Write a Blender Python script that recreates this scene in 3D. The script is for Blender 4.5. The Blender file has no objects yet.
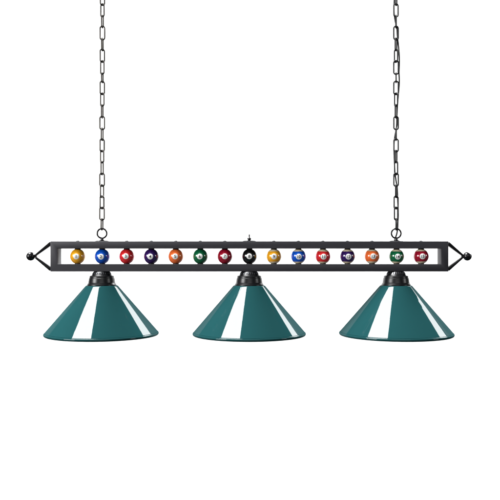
import bpy, bmesh, math, random
from mathutils import Vector, Matrix

# ------------------------------------------------------------------ scale
S = 3.36e-3          # metres per photo pixel in the plane of the fixture
D = 2.45              # camera distance
def X(px): return (px - 250.0) * S
def Z(py): return (250.0 - py) * S

random.seed(5)
scn = bpy.context.scene
col = scn.collection

# ------------------------------------------------------------------ camera
cam = bpy.data.cameras.new('camera')
camo = bpy.data.objects.new('camera', cam); col.objects.link(camo)
camo.location = (0, -D, 0); camo.rotation_euler = (math.radians(90), 0, 0)
cam.sensor_width = 36; cam.lens = 18.0 / (250 * S / D)
cam.clip_start = 0.05; cam.clip_end = 200
scn.camera = camo

# ------------------------------------------------------------------ world, exposure
w = bpy.data.worlds.new('World'); scn.world = w; w.use_nodes = True
bg = w.node_tree.nodes['Background']
bg.inputs[0].default_value = (0.93, 0.96, 1.0, 1); bg.inputs[1].default_value = 0.07
scn.view_settings.view_transform = 'Standard'; scn.view_settings.look = 'None'
scn.view_settings.exposure = 0; scn.view_settings.gamma = 1

# ------------------------------------------------------------------ studio lamps
def softbox(name, c, n, u, wd, ht, L, colr=(1, 1, 1)):
    """Rectangular area lamp at c facing n, width along u, radiance about L."""
    l = bpy.data.lights.new(name, 'AREA'); l.shape = 'RECTANGLE'
    l.size = wd; l.size_y = ht; l.energy = L * math.pi * wd * ht; l.color = colr
    o = bpy.data.objects.new(name, l); col.objects.link(o)
    n = Vector(n).normalized(); u = Vector(u); u = (u - n * u.dot(n)).normalized()
    z = -n; y = z.cross(u)
    m = Matrix((u, y, z)).transposed().to_4x4(); m.translation = Vector(c)
    o.matrix_world = m
    return o
def aimed(name, d, dist, wd, ht, L, tgt=(0, 0, 0), colr=(1, 1, 1)):
    d = Vector(d).normalized(); t = Vector(tgt)
    u = Vector((0, 0, 1)).cross(d)
    return softbox(name, t + d * dist, -d, u, wd, ht, L, colr)

softbox('overhead_softbox', (-5.56, -0.47, 13.81), (0.418, 0.1, -0.903), (0.868, -0.338, 0.365), 6.87, 7.4, 43)
softbox('high_right_softbox', (9.14, 8.47, 8.20), (-0.631, -0.57, -0.527), (-0.306, -0.441, 0.844), 3.7, 11, 35)
softbox('side_right_softbox', (7.71, 11.64, 5.32), (-0.523, -0.774, -0.356), (-0.141, -0.333, 0.932), 2.85, 12, 3)
aimed('left_key_softbox', (-0.84, -0.54, 0.16), 6.0, 2.4, 1.9, 20)
aimed('right_kicker_softbox', (0.95, -0.27, 0.17), 6.0, 1.3, 1.3, 8)
aimed('front_fill_softbox', (0.05, -1, 0.42), 7.0, 4.5, 2.5, 1.6)
# lamps that light the paper behind the fixture
for sx in (-1, 1):
    softbox('backdrop_lamp', (sx * 5.6, 4.2, 0), (-sx * 0.55, 1, 0), (0, 0, 1), 5.0, 1.6, 6.2)
for sz in (-1, 1):
    softbox('backdrop_lamp', (0, 4.2, sz * 4.4), (0, 1, -sz * 0.5), (1, 0, 0), 6.5, 1.2, 4.4)

# ------------------------------------------------------------------ materials
def mat(name, base, rough=0.5, metal=0.0, spec=0.5, coat=0.0, coat_rough=0.03, bump=None, vary=0.0, vscale=40):
    m = bpy.data.materials.new(name); m.use_nodes = True
    nt = m.node_tree; p = nt.nodes['Principled BSDF']
    p.inputs['Base Color'].default_value = (*base, 1)
    p.inputs['Roughness'].default_value = rough
    p.inputs['Metallic'].default_value = metal
    p.inputs['Specular IOR Level'].default_value = spec
    p.inputs['Coat Weight'].default_value = coat
    p.inputs['Coat Roughness'].default_value = coat_rough
    tc = nt.nodes.new('ShaderNodeTexCoord')
    if vary:
        n = nt.nodes.new('ShaderNodeTexNoise'); n.inputs['Scale'].default_value = vscale; n.inputs['Detail'].default_value = 4
        r = nt.nodes.new('ShaderNodeMixRGB'); r.blend_type = 'MIX'
        r.inputs[1].default_value = (*[c * (1 - vary) for c in base], 1)
        r.inputs[2].default_value = (*[min(1, c * (1 + vary)) for c in base], 1)
        nt.links.new(tc.outputs['Object'], n.inputs['Vector']); nt.links.new(n.outputs['Fac'], r.inputs[0])
        nt.links.new(r.outputs[0], p.inputs['Base Color'])
    if bump:
        n = nt.nodes.new('ShaderNodeTexNoise'); n.inputs['Scale'].default_value = bump[0]; n.inputs['Detail'].default_value = 3
        b = nt.nodes.new('ShaderNodeBump'); b.inputs['Strength'].default_value = bump[1]; b.inputs['Distance'].default_value = 0.0006
        nt.links.new(tc.outputs['Object'], n.inputs['Vector']); nt.links.new(n.outputs['Fac'], b.inputs['Height'])
        nt.links.new(b.outputs['Normal'], p.inputs['Normal'])
    return m

def enamel(name, base, gloss=0.028, rough=0.025):
    """Stove enamel: coloured diffuse under a thin mirror-like film."""
    m = bpy.data.materials.new(name); m.use_nodes = True
    nt = m.node_tree; nt.nodes.clear()
    out = nt.nodes.new('ShaderNodeOutputMaterial')
    d = nt.nodes.new('ShaderNodeBsdfDiffuse')
    g = nt.nodes.new('ShaderNodeBsdfGlossy'); g.inputs['Roughness'].default_value = rough
    mx = nt.nodes.new('ShaderNodeMixShader'); mx.inputs[0].default_value = gloss
    tc = nt.nodes.new('ShaderNodeTexCoord')
    n = nt.nodes.new('ShaderNodeTexNoise'); n.inputs['Scale'].default_value = 9; n.inputs['Detail'].default_value = 5
    r = nt.nodes.new('ShaderNodeMixRGB')
    r.inputs[1].default_value = (*[c * 0.93 for c in base], 1); r.inputs[2].default_value = (*[c * 1.07 for c in base], 1)
    nt.links.new(tc.outputs['Object'], n.inputs['Vector']); nt.links.new(n.outputs['Fac'], r.inputs[0])
    nt.links.new(r.outputs[0], d.inputs['Color'])
    wv = nt.nodes.new('ShaderNodeTexNoise'); wv.inputs['Scale'].default_value = 16; wv.inputs['Detail'].default_value = 2
    bp = nt.nodes.new('ShaderNodeBump'); bp.inputs['Strength'].default_value = 0.35; bp.inputs['Distance'].default_value = 0.0005
    nt.links.new(tc.outputs['Object'], wv.inputs['Vector']); nt.links.new(wv.outputs['Fac'], bp.inputs['Height'])
    nt.links.new(bp.outputs['Normal'], g.inputs['Normal'])
    nt.links.new(d.outputs[0], mx.inputs[1]); nt.links.new(g.outputs[0], mx.inputs[2]); nt.links.new(mx.outputs[0], out.inputs[0])
    return m

M_FRAME = mat('satin_black_powder_coat', (0.031, 0.030, 0.036), 0.5, 0, 0.36, bump=(900, 0.35), vary=0.12, vscale=14)
M_BLACK = mat('gloss_black_metal', (0.004, 0.004, 0.005), 0.22, 0, 0.5, bump=(500, 0.1))
M_CAP = mat('bronze_black_metal', (0.004, 0.004, 0.005), 0.3, 0, 0.45, bump=(700, 0.2))
M_CHAIN_LIT = mat('chain_metal_lit_tone', (0.07, 0.064, 0.058), 0.3, 0.8, 0.6)  # left chain: light on its links put into a paler base colour
M_CHAIN_SHADED = mat('chain_metal_shaded_tone', (0.005, 0.005, 0.006), 0.38, 0.0, 0.4)  # right chain: same metal, less lit tone put into a darker colour
M_CORD = mat('black_cord_rubber', (0.008, 0.008, 0.009), 0.5)
M_RUBBER = mat('black_rubber', (0.006, 0.006, 0.006), 0.7)
M_NICK = mat('bright_metal', (0.36, 0.37, 0.40), 0.3, 1.0)  # even bright metal, used for the cap ribs only
M_TEAL = enamel('teal_green_enamel', (0.0095, 0.052, 0.056))
M_INNER = mat('white_inner_enamel', (0.8, 0.8, 0.78), 0.4)
M_CREAM = mat('ball_cream_resin', (0.93, 0.80, 0.56), 0.12, 0, 0.5, coat=1.0)
M_BADGE = mat('ball_number_white', (0.86, 0.86, 0.84), 0.12, 0, 0.5, coat=1.0)
M_INK = mat('ball_number_ink', (0.012, 0.010, 0.010), 0.3)
M_BACK = mat('white_backdrop_paper', (0.90, 0.90, 0.90), 0.9, 0, 0.1)

# ------------------------------------------------------------------ mesh helpers
def link(name, bm, m, parent=None, smooth=True, loc=None, mats=None):
    me = bpy.data.meshes.new(name)
    bmesh.ops.recalc_face_normals(bm, faces=bm.faces[:])
    bm.to_mesh(me); bm.free()
    for mm in (mats or [m]): me.materials.append(mm)
    for p in me.polygons: p.use_smooth = smooth
    o = bpy.data.objects.new(name, me); col.objects.link(o)
    if parent: o.parent = parent
    if loc: o.location = loc
    return o
def sharp(o, deg=35):
    me = o.data; bm = bmesh.new(); bm.from_mesh(me)
    for e in bm.edges:
        if len(e.link_faces) == 2 and e.calc_face_angle() > math.radians(deg): e.smooth = False
    bm.to_mesh(me); bm.free()
def empty(name, loc, label, cat, group=None):
    o = bpy.data.objects.new(name, None); col.objects.link(o); o.location = loc
    o.empty_display_size = 0.05
    o['label'] = label; o['category'] = cat
    if group: o['group'] = group
    return o
def lathe(prof, seg=96, bm=None, cap_start=False, cap_end=False, loc=(0, 0, 0)):
    """Revolve (r, z) pairs round the z axis."""
    bm = bm or bmesh.new(); rings = []
    for r, z in prof:
        if r < 1e-7: rings.append([bm.verts.new((loc[0], loc[1], loc[2] + z))])
        else: rings.append([bm.verts.new((loc[0] + r * math.cos(2 * math.pi * k / seg), loc[1] + r * math.sin(2 * math.pi * k / seg), loc[2] + z)) for k in range(seg)])
    faces = []
    for i, (a, b) in enumerate(zip(rings, rings[1:])):
        for k in range(seg):
            k2 = (k + 1) % seg
            if len(a) == 1 and len(b) == 1: continue
            if len(a) == 1: f = bm.faces.new((a[0], b[k], b[k2]))
            elif len(b) == 1: f = bm.faces.new((a[k], b[0], a[k2]))
            else: f = bm.faces.new((a[k], b[k], b[k2], a[k2]))
            faces.append((i, f))
    if cap_start and len(rings[0]) > 1: bm.faces.new(rings[0])
    if cap_end and len(rings[-1]) > 1: bm.faces.new(rings[-1])
    return bm, faces
def box(bm, x0, x1, y0, y1, z0, z1):
    v = [bm.verts.new((x, y, z)) for x in (x0, x1) for y in (y0, y1) for z in (z0, z1)]
    for f in ((0, 1, 3, 2), (4, 6, 7, 5), (0, 4, 5, 1), (2, 3, 7, 6), (0, 2, 6, 4), (1, 5, 7, 3)):
        bm.faces.new([v[i] for i in f])
def tube(bm, pts, rad, seg=12, closed=False):
    pts = [Vector(p) for p in pts]; n = len(pts); rings = []
    up = None
    for i, p in enumerate(pts):
        a = pts[(i - 1) % n] if (closed or i > 0) else p
        b = pts[(i + 1) % n] if (closed or i < n - 1) else p
        t = (b - a).normalized()
        if up is None:
            up = Vector((0, 1, 0)) if abs(t.y) < 0.8 else Vector((1, 0, 0))
        s = t.cross(up).normalized(); up = s.cross(t).normalized()
        r = rad(i / max(1, n - 1)) if callable(rad) else rad
        rings.append([bm.verts.new(p + (s * math.cos(2 * math.pi * k / seg) + up * math.sin(2 * math.pi * k / seg)) * r) for k in range(seg)])
    m = n if closed else n - 1
    for i in range(m):
        a, b = rings[i], rings[(i + 1) % n]
        for k in range(seg):
            k2 = (k + 1) % seg; bm.faces.new((a[k], b[k], b[k2], a[k2]))
    if not closed:
        bm.faces.new(rings[0]); bm.faces.new(rings[-1])

# ------------------------------------------------------------------ backdrop
bm = bmesh.new(); box(bm, -11, 11, 8.0, 8.05, -6.0, 4.3)
o = link('backdrop', bm, M_BACK, smooth=False); o['kind'] = 'structure'

# ------------------------------------------------------------------ the lamp fixture
DEP = 0.050                              # depth of the frame, front to back
K = (D - DEP / 2) / D                    # its front face stands nearer the camera
CX, CY = 249.4, 256.35                   # middle of the frame in the photo
fx = X(CX) * K
fz = Z(CY)
root = empty('billiard_pendant_light', (fx, 0, Z(341.5)),
             'long black billiard table light with fifteen pool balls and three teal cone shades', 'pendant light')
def rel(x, y, z): return (x - fx, y, z - Z(341.5))

# frame: one closed band with a rectangular opening
HW, HH, BW = 199.1 * S * K, 15.1 * S * K, 7.25 * S * K
bm = bmesh.new()
def rect(hw, hh, y): return [bm.verts.new((sx * hw, y, sz * hh)) for sx, sz in ((-1, -1), (1, -1), (1, 1), (-1, 1))]
of, inf_, ob, inb = rect(HW, HH, -DEP / 2), rect(HW - BW, HH - BW, -DEP / 2), rect(HW, HH, DEP / 2), rect(HW - BW, HH - BW, DEP / 2)
for i in range(4):
    j = (i + 1) % 4
    bm.faces.new((of[i], of[j], inf_[j], inf_[i])); bm.faces.new((ob[j], ob[i], inb[i], inb[j]))
    bm.faces.new((of[j], of[i], ob[i], ob[j])); bm.faces.new((inf_[i], inf_[j], inb[j], inb[i]))
bmesh.ops.recalc_face_normals(bm, faces=bm.faces[:])
bmesh.ops.bevel(bm, geom=[e for e in bm.edges if e.calc_face_angle() > 0.5], offset=0.0011, segments=2, affect='EDGES', profile=0.5)
frame = link('frame', bm, M_FRAME, root, loc=rel(fx, 0, fz)); sharp(frame, 50)

# end brackets: two tapering bars meeting at a black knob
def bracket(sgn, xe, xk):
    """xe: photo x of the frame end; xk: of the knob centre."""
    L = abs(xk - xe) * S; neck = 4.6 * S
    bm, _ = lathe([(0, 0.005)] + [(0.0045, 0.005), (0.0045, -0.005), (0, -0.005)], 16)
    bmesh.ops.rotate(bm, verts=bm.verts[:], cent=(0, 0, 0), matrix=Matrix.Rotation(math.pi / 2, 3, 'Y'))
    hub = link('end_bracket', bm, M_BLACK, root, loc=rel(X(xk) - sgn * neck, 0, fz)); sharp(hub)
    for sz in (-1, 1):
        b = bmesh.new()
        p0 = Vector((-sgn * (L - neck + 0.004), 0, sz * (HH - 0.0062))); p1 = Vector((sgn * 0.001, 0, sz * 0.002))
        t = (p1 - p0).normalized(); nrm = Vector((-t.z, 0, t.x))
        rings = []
        for f, th, dp in ((0, 0.0060, 0.0095), (0.15, 0.0056, 0.0090), (0.85, 0.0036, 0.0055), (1, 0.0030, 0.0050)):
            p = p0.lerp(p1, f)
            rings.append([b.verts.new(p + nrm * th * a + Vector((0, dp * c, 0))) for a, c in ((-1, -1), (1, -1), (1, 1), (-1, 1))])
        for a, c in zip(rings, rings[1:]):
            for k in range(4): b.faces.new((a[k], a[(k + 1) % 4], c[(k + 1) % 4], c[k]))
        b.faces.new(rings[0]); b.faces.new(rings[-1])
        bmesh.ops.recalc_face_normals(b, faces=b.faces[:])
        bmesh.ops.bevel(b, geom=[e for e in b.edges if len(e.link_faces) == 2 and e.calc_face_angle() > 0.5], offset=0.0009, segments=2, affect='EDGES', profile=0.5)
        r = link('bar', b, M_BLACK, hub); sharp(r, 50)
    R = 4.35 * S
    prof = [(R * math.sin(math.pi * i / 32), R * math.cos(math.pi * i / 32)) for i in range(33)]
    b, _ = lathe(prof, 48)
    link('knob', b, M_BLACK, hub, loc=(sgn * neck, 0, 0))
bracket(-1, 50.3, 30.7)
bracket(1, 448.5, 467.3)

# pool balls
RB = 7.6 * S
SP = 24.52
YEL, BLU, RED, PUR, ORA, GRE, MAR, BLK = ((0.95, 0.42, 0.014), (0.002, 0.085, 0.56), (0.72, 0.018, 0.022), (0.028, 0.006, 0.10),
    (0.94, 0.17, 0.035), (0.002, 0.13, 0.045), (0.34, 0.003, 0.022), (0.004, 0.004, 0.004))
COLS = [YEL, BLU, RED, PUR, ORA, GRE, MAR, BLK, YEL, BLU, RED, PUR, ORA, GRE, MAR]
NAMES = ['yellow', 'blue', 'red', 'purple', 'orange', 'green', 'maroon', 'black']
cache = {}
def ballmat(c, nm):
    if c not in cache: cache[c] = mat('ball_resin_' + nm, c, 0.12, 0, 0.5, coat=1.0)
    return cache[c]
def number_mesh(txt):
    cu = bpy.data.curves.new('number', 'FONT'); cu.body = txt; cu.size = 1; cu.align_x = 'CENTER'; cu.align_y = 'CENTER'
    cu.resolution_u = 4; cu.offset = 0.018
    t = bpy.data.objects.new('tmp', cu); col.objects.link(t)
    dg = bpy.context.evaluated_depsgraph_get(); dg.update()
    me = bpy.data.meshes.new_from_object(t.evaluated_get(dg))
    bpy.data.objects.remove(t)
    b = bmesh.new(); b.from_mesh(me); bpy.data.meshes.remove(me)
    bmesh.ops.triangulate(b, faces=b.faces[:])
    for _ in range(2):
        bmesh.ops.subdivide_edges(b, edges=[e for e in b.edges if e.calc_length() > 0.1], cuts=1)
        bmesh.ops.triangulate(b, faces=b.faces[:])
    xs = [v.co.x for v in b.verts]; ys = [v.co.y for v in b.verts]
    cx, cy = (min(xs) + max(xs)) / 2, (min(ys) + max(ys)) / 2
    h = max(ys) - min(ys); wd = max(xs) - min(xs)
    s = 0.40 * RB / h
    sx = min(s, 0.50 * RB / wd)
    Rn = RB + 0.00035
    for v in b.verts:
        x, z = (v.co.x - cx) * sx, (v.co.y - cy) * s
        v.co = (x, -math.sqrt(Rn * Rn - x * x - z * z), z)
    return b
bx0 = CX - 7 * SP
for i in range(15):
    n = i + 1; px = bx0 + i * SP; stripe = n > 8
    prof = []; N = 48
    angs = sorted(set([math.pi * k / N for k in range(N + 1)] + ([math.acos(0.67), math.pi - math.acos(0.67)] if stripe else [])))
    prof = [(RB * math.sin(a), RB * math.cos(a)) for a in angs]
    b, fs = lathe(prof, 64)
    for k, f in fs:
        mid = math.cos((angs[k] + angs[k + 1]) / 2)
        f.material_index = 1 if (stripe and abs(mid) > 0.67) else 0
    c = COLS[i]; nm = NAMES[i % 8] if i < 8 else NAMES[i - 8]
    ball = link('pool_ball', b, None, root, loc=rel(X(px), 0, fz), mats=[ballmat(c, nm), M_CREAM])
    ball.rotation_euler = (math.radians(random.uniform(-2, 2)), math.radians(random.uniform(-7, 7)) if not stripe else math.radians(random.uniform(-2, 2)), math.radians(random.uniform(-1.5, 1.5)))
    ball['label'] = ('cream ball with %s stripe numbered %d' if stripe else 'plain %s ball numbered %d') % (nm, n)
    # white disc round the number
    b = bmesh.new(); Rd = RB + 0.0002; seg = 40
    c0 = b.verts.new((0, -Rd, 0)); prev = None
    for q in range(1, 7):
        a = math.asin(0.38) * q / 6
        ring = [b.verts.new((Rd * math.sin(a) * math.cos(2 * math.pi * k / seg), -Rd * math.cos(a), Rd * math.sin(a) * math.sin(2 * math.pi * k / seg))) for k in range(seg)]
        for k in range(seg):
            k2 = (k + 1) % seg
            b.faces.new((c0, ring[k], ring[k2]) if prev is None else (prev[k], ring[k], ring[k2], prev[k2]))
        prev = ring
    link('number_disc', b, M_BADGE, ball)
    link('number', number_mesh(str(n)), M_INK, ball)
    for sz in (-1, 1):                                   # rubber seats that clamp the ball in the frame
        zi = HH - BW
        b, _ = lathe([(0, 0), (3.0 * S, 0), (3.0 * S, 0.0018), (2.2 * S, 0.0045), (0, 0.0045)], 32)
        for v in b.verts: v.co.z *= -sz
        s_ = link('rubber_seat', b, M_RUBBER, root, loc=rel(X(px), 0, fz + sz * zi)); sharp(s_)
    if i not in (1, 7, 13):
        b, _ = lathe([(1.7 * S, 0), (1.6 * S, 0.0012), (1.1 * S, 0.0023), (0, 0.0029)], 24, cap_start=True)
        link('screw_head', b, M_BLACK, root, loc=rel(X(px), 0, fz + HH))

# three cap plates on top: two with a ring, the middle one with a small finial
def top_mount(px, ring):
    x = X(px); zt = fz + HH
    b, _ = lathe([(6.6 * S, 0), (6.6 * S, 0.0010), (6.0 * S, 0.0022), (2.6 * S, 0.0030), (0, 0.0030)], 48, cap_start=True)
    pl = link('mounting_plate', b, M_BLACK, root, loc=rel(x, 0, zt)); sharp(pl)
    if ring:
        b, _ = lathe([(2.3 * S, 0.0028), (2.3 * S, 0.0050), (1.6 * S, 0.0058), (1.5 * S, 0.0095), (1.1 * S, 0.0105), (0, 0.0105)], 24)
        c_ = link('ring_stud', b, M_BLACK, pl); sharp(c_)
        b = bmesh.new(); R = 4.75 * S
        tube(b, [(R * math.cos(a), 0, R * math.sin(a)) for a in [2 * math.pi * k / 48 for k in range(48)]], 0.85 * S, 12, True)
        link('hanging_ring', b, M_BLACK, pl, loc=(0, 0, Z(233.4) - zt))
    else:
        b, _ = lathe([(2.0 * S, 0.0028), (1.5 * S, 0.0040), (1.2 * S, 0.0048), (1.8 * S, 0.0062), (2.05 * S, 0.0086), (1.8 * S, 0.0112),
                      (1.0 * S, 0.0132), (0.7 * S, 0.0150), (0.6 * S, 0.0195), (0.8 * S, 0.0212), (0.55 * S, 0.0232), (0, 0.0240)], 24)
        link('finial', b, M_BLACK, pl)
top_mount(102.0, True); top_mount(249.3, False); top_mount(396.2, True)

# shades
def arc(cr, cz, r, a0, a1, n):
    return [(cr + r * math.cos(math.radians(a0 + (a1 - a0) * k / n)), cz + r * math.sin(math.radians(a0 + (a1 - a0) * k / n))) for k in range(n + 1)]
y0 = 271.5
def P(r, y): return (r * S, (y0 - y) * S)
def shade(ax):
    x = X(ax)
    # fitter cap
    zfb = fz - HH
    prof = [P(0, 271.4), P(7.2, 271.4), P(7.9, 271.9), P(8.6, 272.9), P(9.3, 274.2), P(9.9, 275.2), P(10.3, 275.6), P(11.7, 275.9), P(12.0, 276.3),
            P(12.2, 277.6), P(12.15, 277.9), P(12.55, 278.2), P(12.9, 280.2), P(13.2, 282.2), P(13.45, 283.3), P(14.3, 284.3), P(14.5, 285.1), P(14.3, 285.9), P(13.6, 286.2), P(0, 286.2)]
    b, _ = lathe(prof, 96)
    cap = link('fitter_cap', b, M_CAP, root, loc=rel(x, 0, zfb)); sharp(cap, 40)
    # short bright vent ribs pressed into the dome of the cap
    b = bmesh.new()
    for k in range(26):
        a = 2 * math.pi * k / 26
        c, s = math.cos(a), math.sin(a)
        p0 = Vector((8.15 * S, 0, (y0 - 272.1) * S)); p1 = Vector((9.35 * S, 0, (y0 - 274.2) * S))
        nrm = Vector((0.82, 0, 0.57)); hw = 0.34 * S
        q = []
        for p in (p0, p1):
            for h in (-0.1, 0.22):
                for wv in (-hw, hw):
                    v = p + nrm * h * S; v = Vector((v.x, wv, v.z))
                    q.append(b.verts.new((v.x * c - v.y * s, v.x * s + v.y * c, v.z)))
        for f in ((2, 3, 7, 6), (0, 2, 6, 4), (1, 5, 7, 3), (0, 1, 3, 2), (4, 6, 7, 5), (0, 4, 5, 1)):
            b.faces.new([q[i] for i in f])
    link('vent_ribs', b, M_NICK, cap, smooth=False)
    # the enamelled cone: outer skin, rolled rim kept separate, inner skin
    out = [P(13.2, 285.75), P(14.6, 285.65), P(15.4, 285.75), P(16.1, 286.25)]
    N = 10
    out += [P(16.5 + (55.4 - 16.5) * k / N, 286.7 + (332.0 - 286.7) * k / N) for k in range(N + 1)]
    inn = [P(55.4 - 0.6, 332.3), P(16.2, 287.3), P(13.2, 286.6)]
    b, fs = lathe(out + inn + [out[0]], 192)
    bmesh.ops.remove_doubles(b, verts=b.verts[:], dist=1e-6)
    no = len(out) - 1
    for k, f in fs:
        if f.is_valid: f.material_index = 0 if k < no + 1 else 1
    sh = link('lamp_shade', b, None, root, loc=rel(x, 0, zfb), mats=[M_TEAL, M_INNER]); sharp(sh, 40)
    # rolled rim
    ring = [P(55.0, 331.55), P(55.15, 331.9), P(54.9, 332.3)] + [(cr * S, (y0 - cy) * S) for cr, cy in
            [(55.15 + 1.4 * math.cos(math.radians(a)), 333.75 + 1.55 * math.sin(math.radians(a))) for a in range(-80, 186, 14)]]
    b, _ = lathe(ring, 192)
    link('rolled_rim', b, M_TEAL, sh)
for ax in (101.8, 249.2, 396.0): shade(ax)

# ------------------------------------------------------------------ chains
J = [-62, -50.5, -39, -28.5, -17.7, -7, 4.6, 16, 27, 39, 50, 61.5, 73.5, 82, 93.8, 105.4, 117.2, 128.8, 139.7, 151, 162, 174, 185.5, 196.8, 208, 219.3, 229.2]
LA = [34, -34, 85, 0, 80, 36, -34, 81, 4, 83, 36, -34, 82, 36, -32, 82, 5, 80, 38, -36, 74, 0, 60, 48, -6, 80]
RA = [10, -60, 60, 5, 85, 58, 12, 84, 3, 58, -58, 0, 80, 2, -62, 58, 5, 84, 10, 58, -60, 4, 66, 20, 34, 82]
def link_mesh(wire, wide, pitch):
    """Stadium-shaped chain link standing in the xz plane."""
    rw = wire / 2; hw = wide / 2 - rw; hl = (pitch + wire) / 2; rc = min(hw * 0.93, hw)
    pts = []
    for cx_, cz_, a0 in ((hw - rc, hl - rc, 0), (-(hw - rc), hl - rc, 90), (-(hw - rc), -(hl - rc), 180), (hw - rc, -(hl - rc), 270)):
        for k in range(7):
            a = math.radians(a0 + 15 * k); pts.append((cx_ + rc * math.cos(a), 0, cz_ + rc * math.sin(a)))
    b = bmesh.new(); tube(b, pts, rw, 10, True)
    return b
def chain(px0, px1, angs, wire, m, label):
    zb = Z(J[-1])
    r = empty('hanging_chain', (X(px1), 0, zb), label, 'chain', 'chains holding up the light')
    proto = None
    for i, a in enumerate(angs):
        ya, yb = J[i], J[i + 1]
        x = px1 + (px0 - px1) * (1 - (ya + yb) / 2 / 240)
        if proto is None:
            o = proto = link('link', link_mesh(wire * S, 6.1 * S, 11.5 * S), m, r)
        else:
            o = proto.copy(); col.objects.link(o); o.parent = r
        o.location = (X(x) - X(px1), 0, Z((ya + yb) / 2) - zb)
        o.rotation_euler = (0, 0, math.radians(a)); o.scale = (1, 1, (yb - ya + wire) / (11.5 + wire))
chain(102.5, 101.9, LA, 1.5, M_CHAIN_LIT, 'plain metal chain, lit tone in its colour, hanging above the blue number 2 ball, without a cord')
chain(396.0, 396.1, RA, 1.55, M_CHAIN_SHADED, 'dark metal chain, shaded tone in its colour, above the green striped number 14 ball with the cord threaded along it')

# ------------------------------------------------------------------ cord
cp = [(-62, 398.8, 0), (-35, 398, .5), (-15, 396.6, 1.6), (0, 394.6, 1.8), (10, 394.2, 1.3), (20, 395.4, 1.7), (28, 397.2, 1.6), (36, 397.7, 1.4), (46, 398.6, .4), (60, 399.4, 0), (72, 399.0, 0), (82, 399.3, 0),
      (95, 398.4, .5), (106, 397.6, 1), (117, 397.2, 1.5), (126, 397.0, 1.8), (134, 395.6, 1.9), (142, 394.4, 1.6), (152, 394.2, 1), (163, 394.7, 1.2), (172, 395.2, 1.8), (180, 396.4, 2.2), (188, 397.5, 1.5), (200, 397.9, .8),
      (214, 398.3, .4), (222, 398.0, .8), (228, 397.9, 1.4), (234, 396.9, 1.0), (238.5, 395.6, 2.4), (240.9, 395.0, 2.8)]
pts = [Vector((X(x), y * S, Z(yy))) for yy, x, y in cp]
fine = []
for i in range(len(pts) - 1):
    p0, p1, p2, p3 = pts[max(0, i - 1)], pts[i], pts[i + 1], pts[min(len(pts) - 1, i + 2)]
    for k in range(6):
        t = k / 6
        fine.append(0.5 * ((2 * p1) + (p2 - p0) * t + (2 * p0 - 5 * p1 + 4 * p2 - p3) * t * t + (3 * p1 - p0 - 3 * p2 + p3) * t ** 3))
fine.append(pts[-1])
base = Vector((X(395.0), 0, Z(240.9)))
b = bmesh.new(); tube(b, [p - base for p in fine], 0.78 * S, 12)
co = link('power_cord', b, M_CORD, loc=base)
co['label'] = 'black power cord running down beside the right chain into the frame'; co['category'] = 'cord'
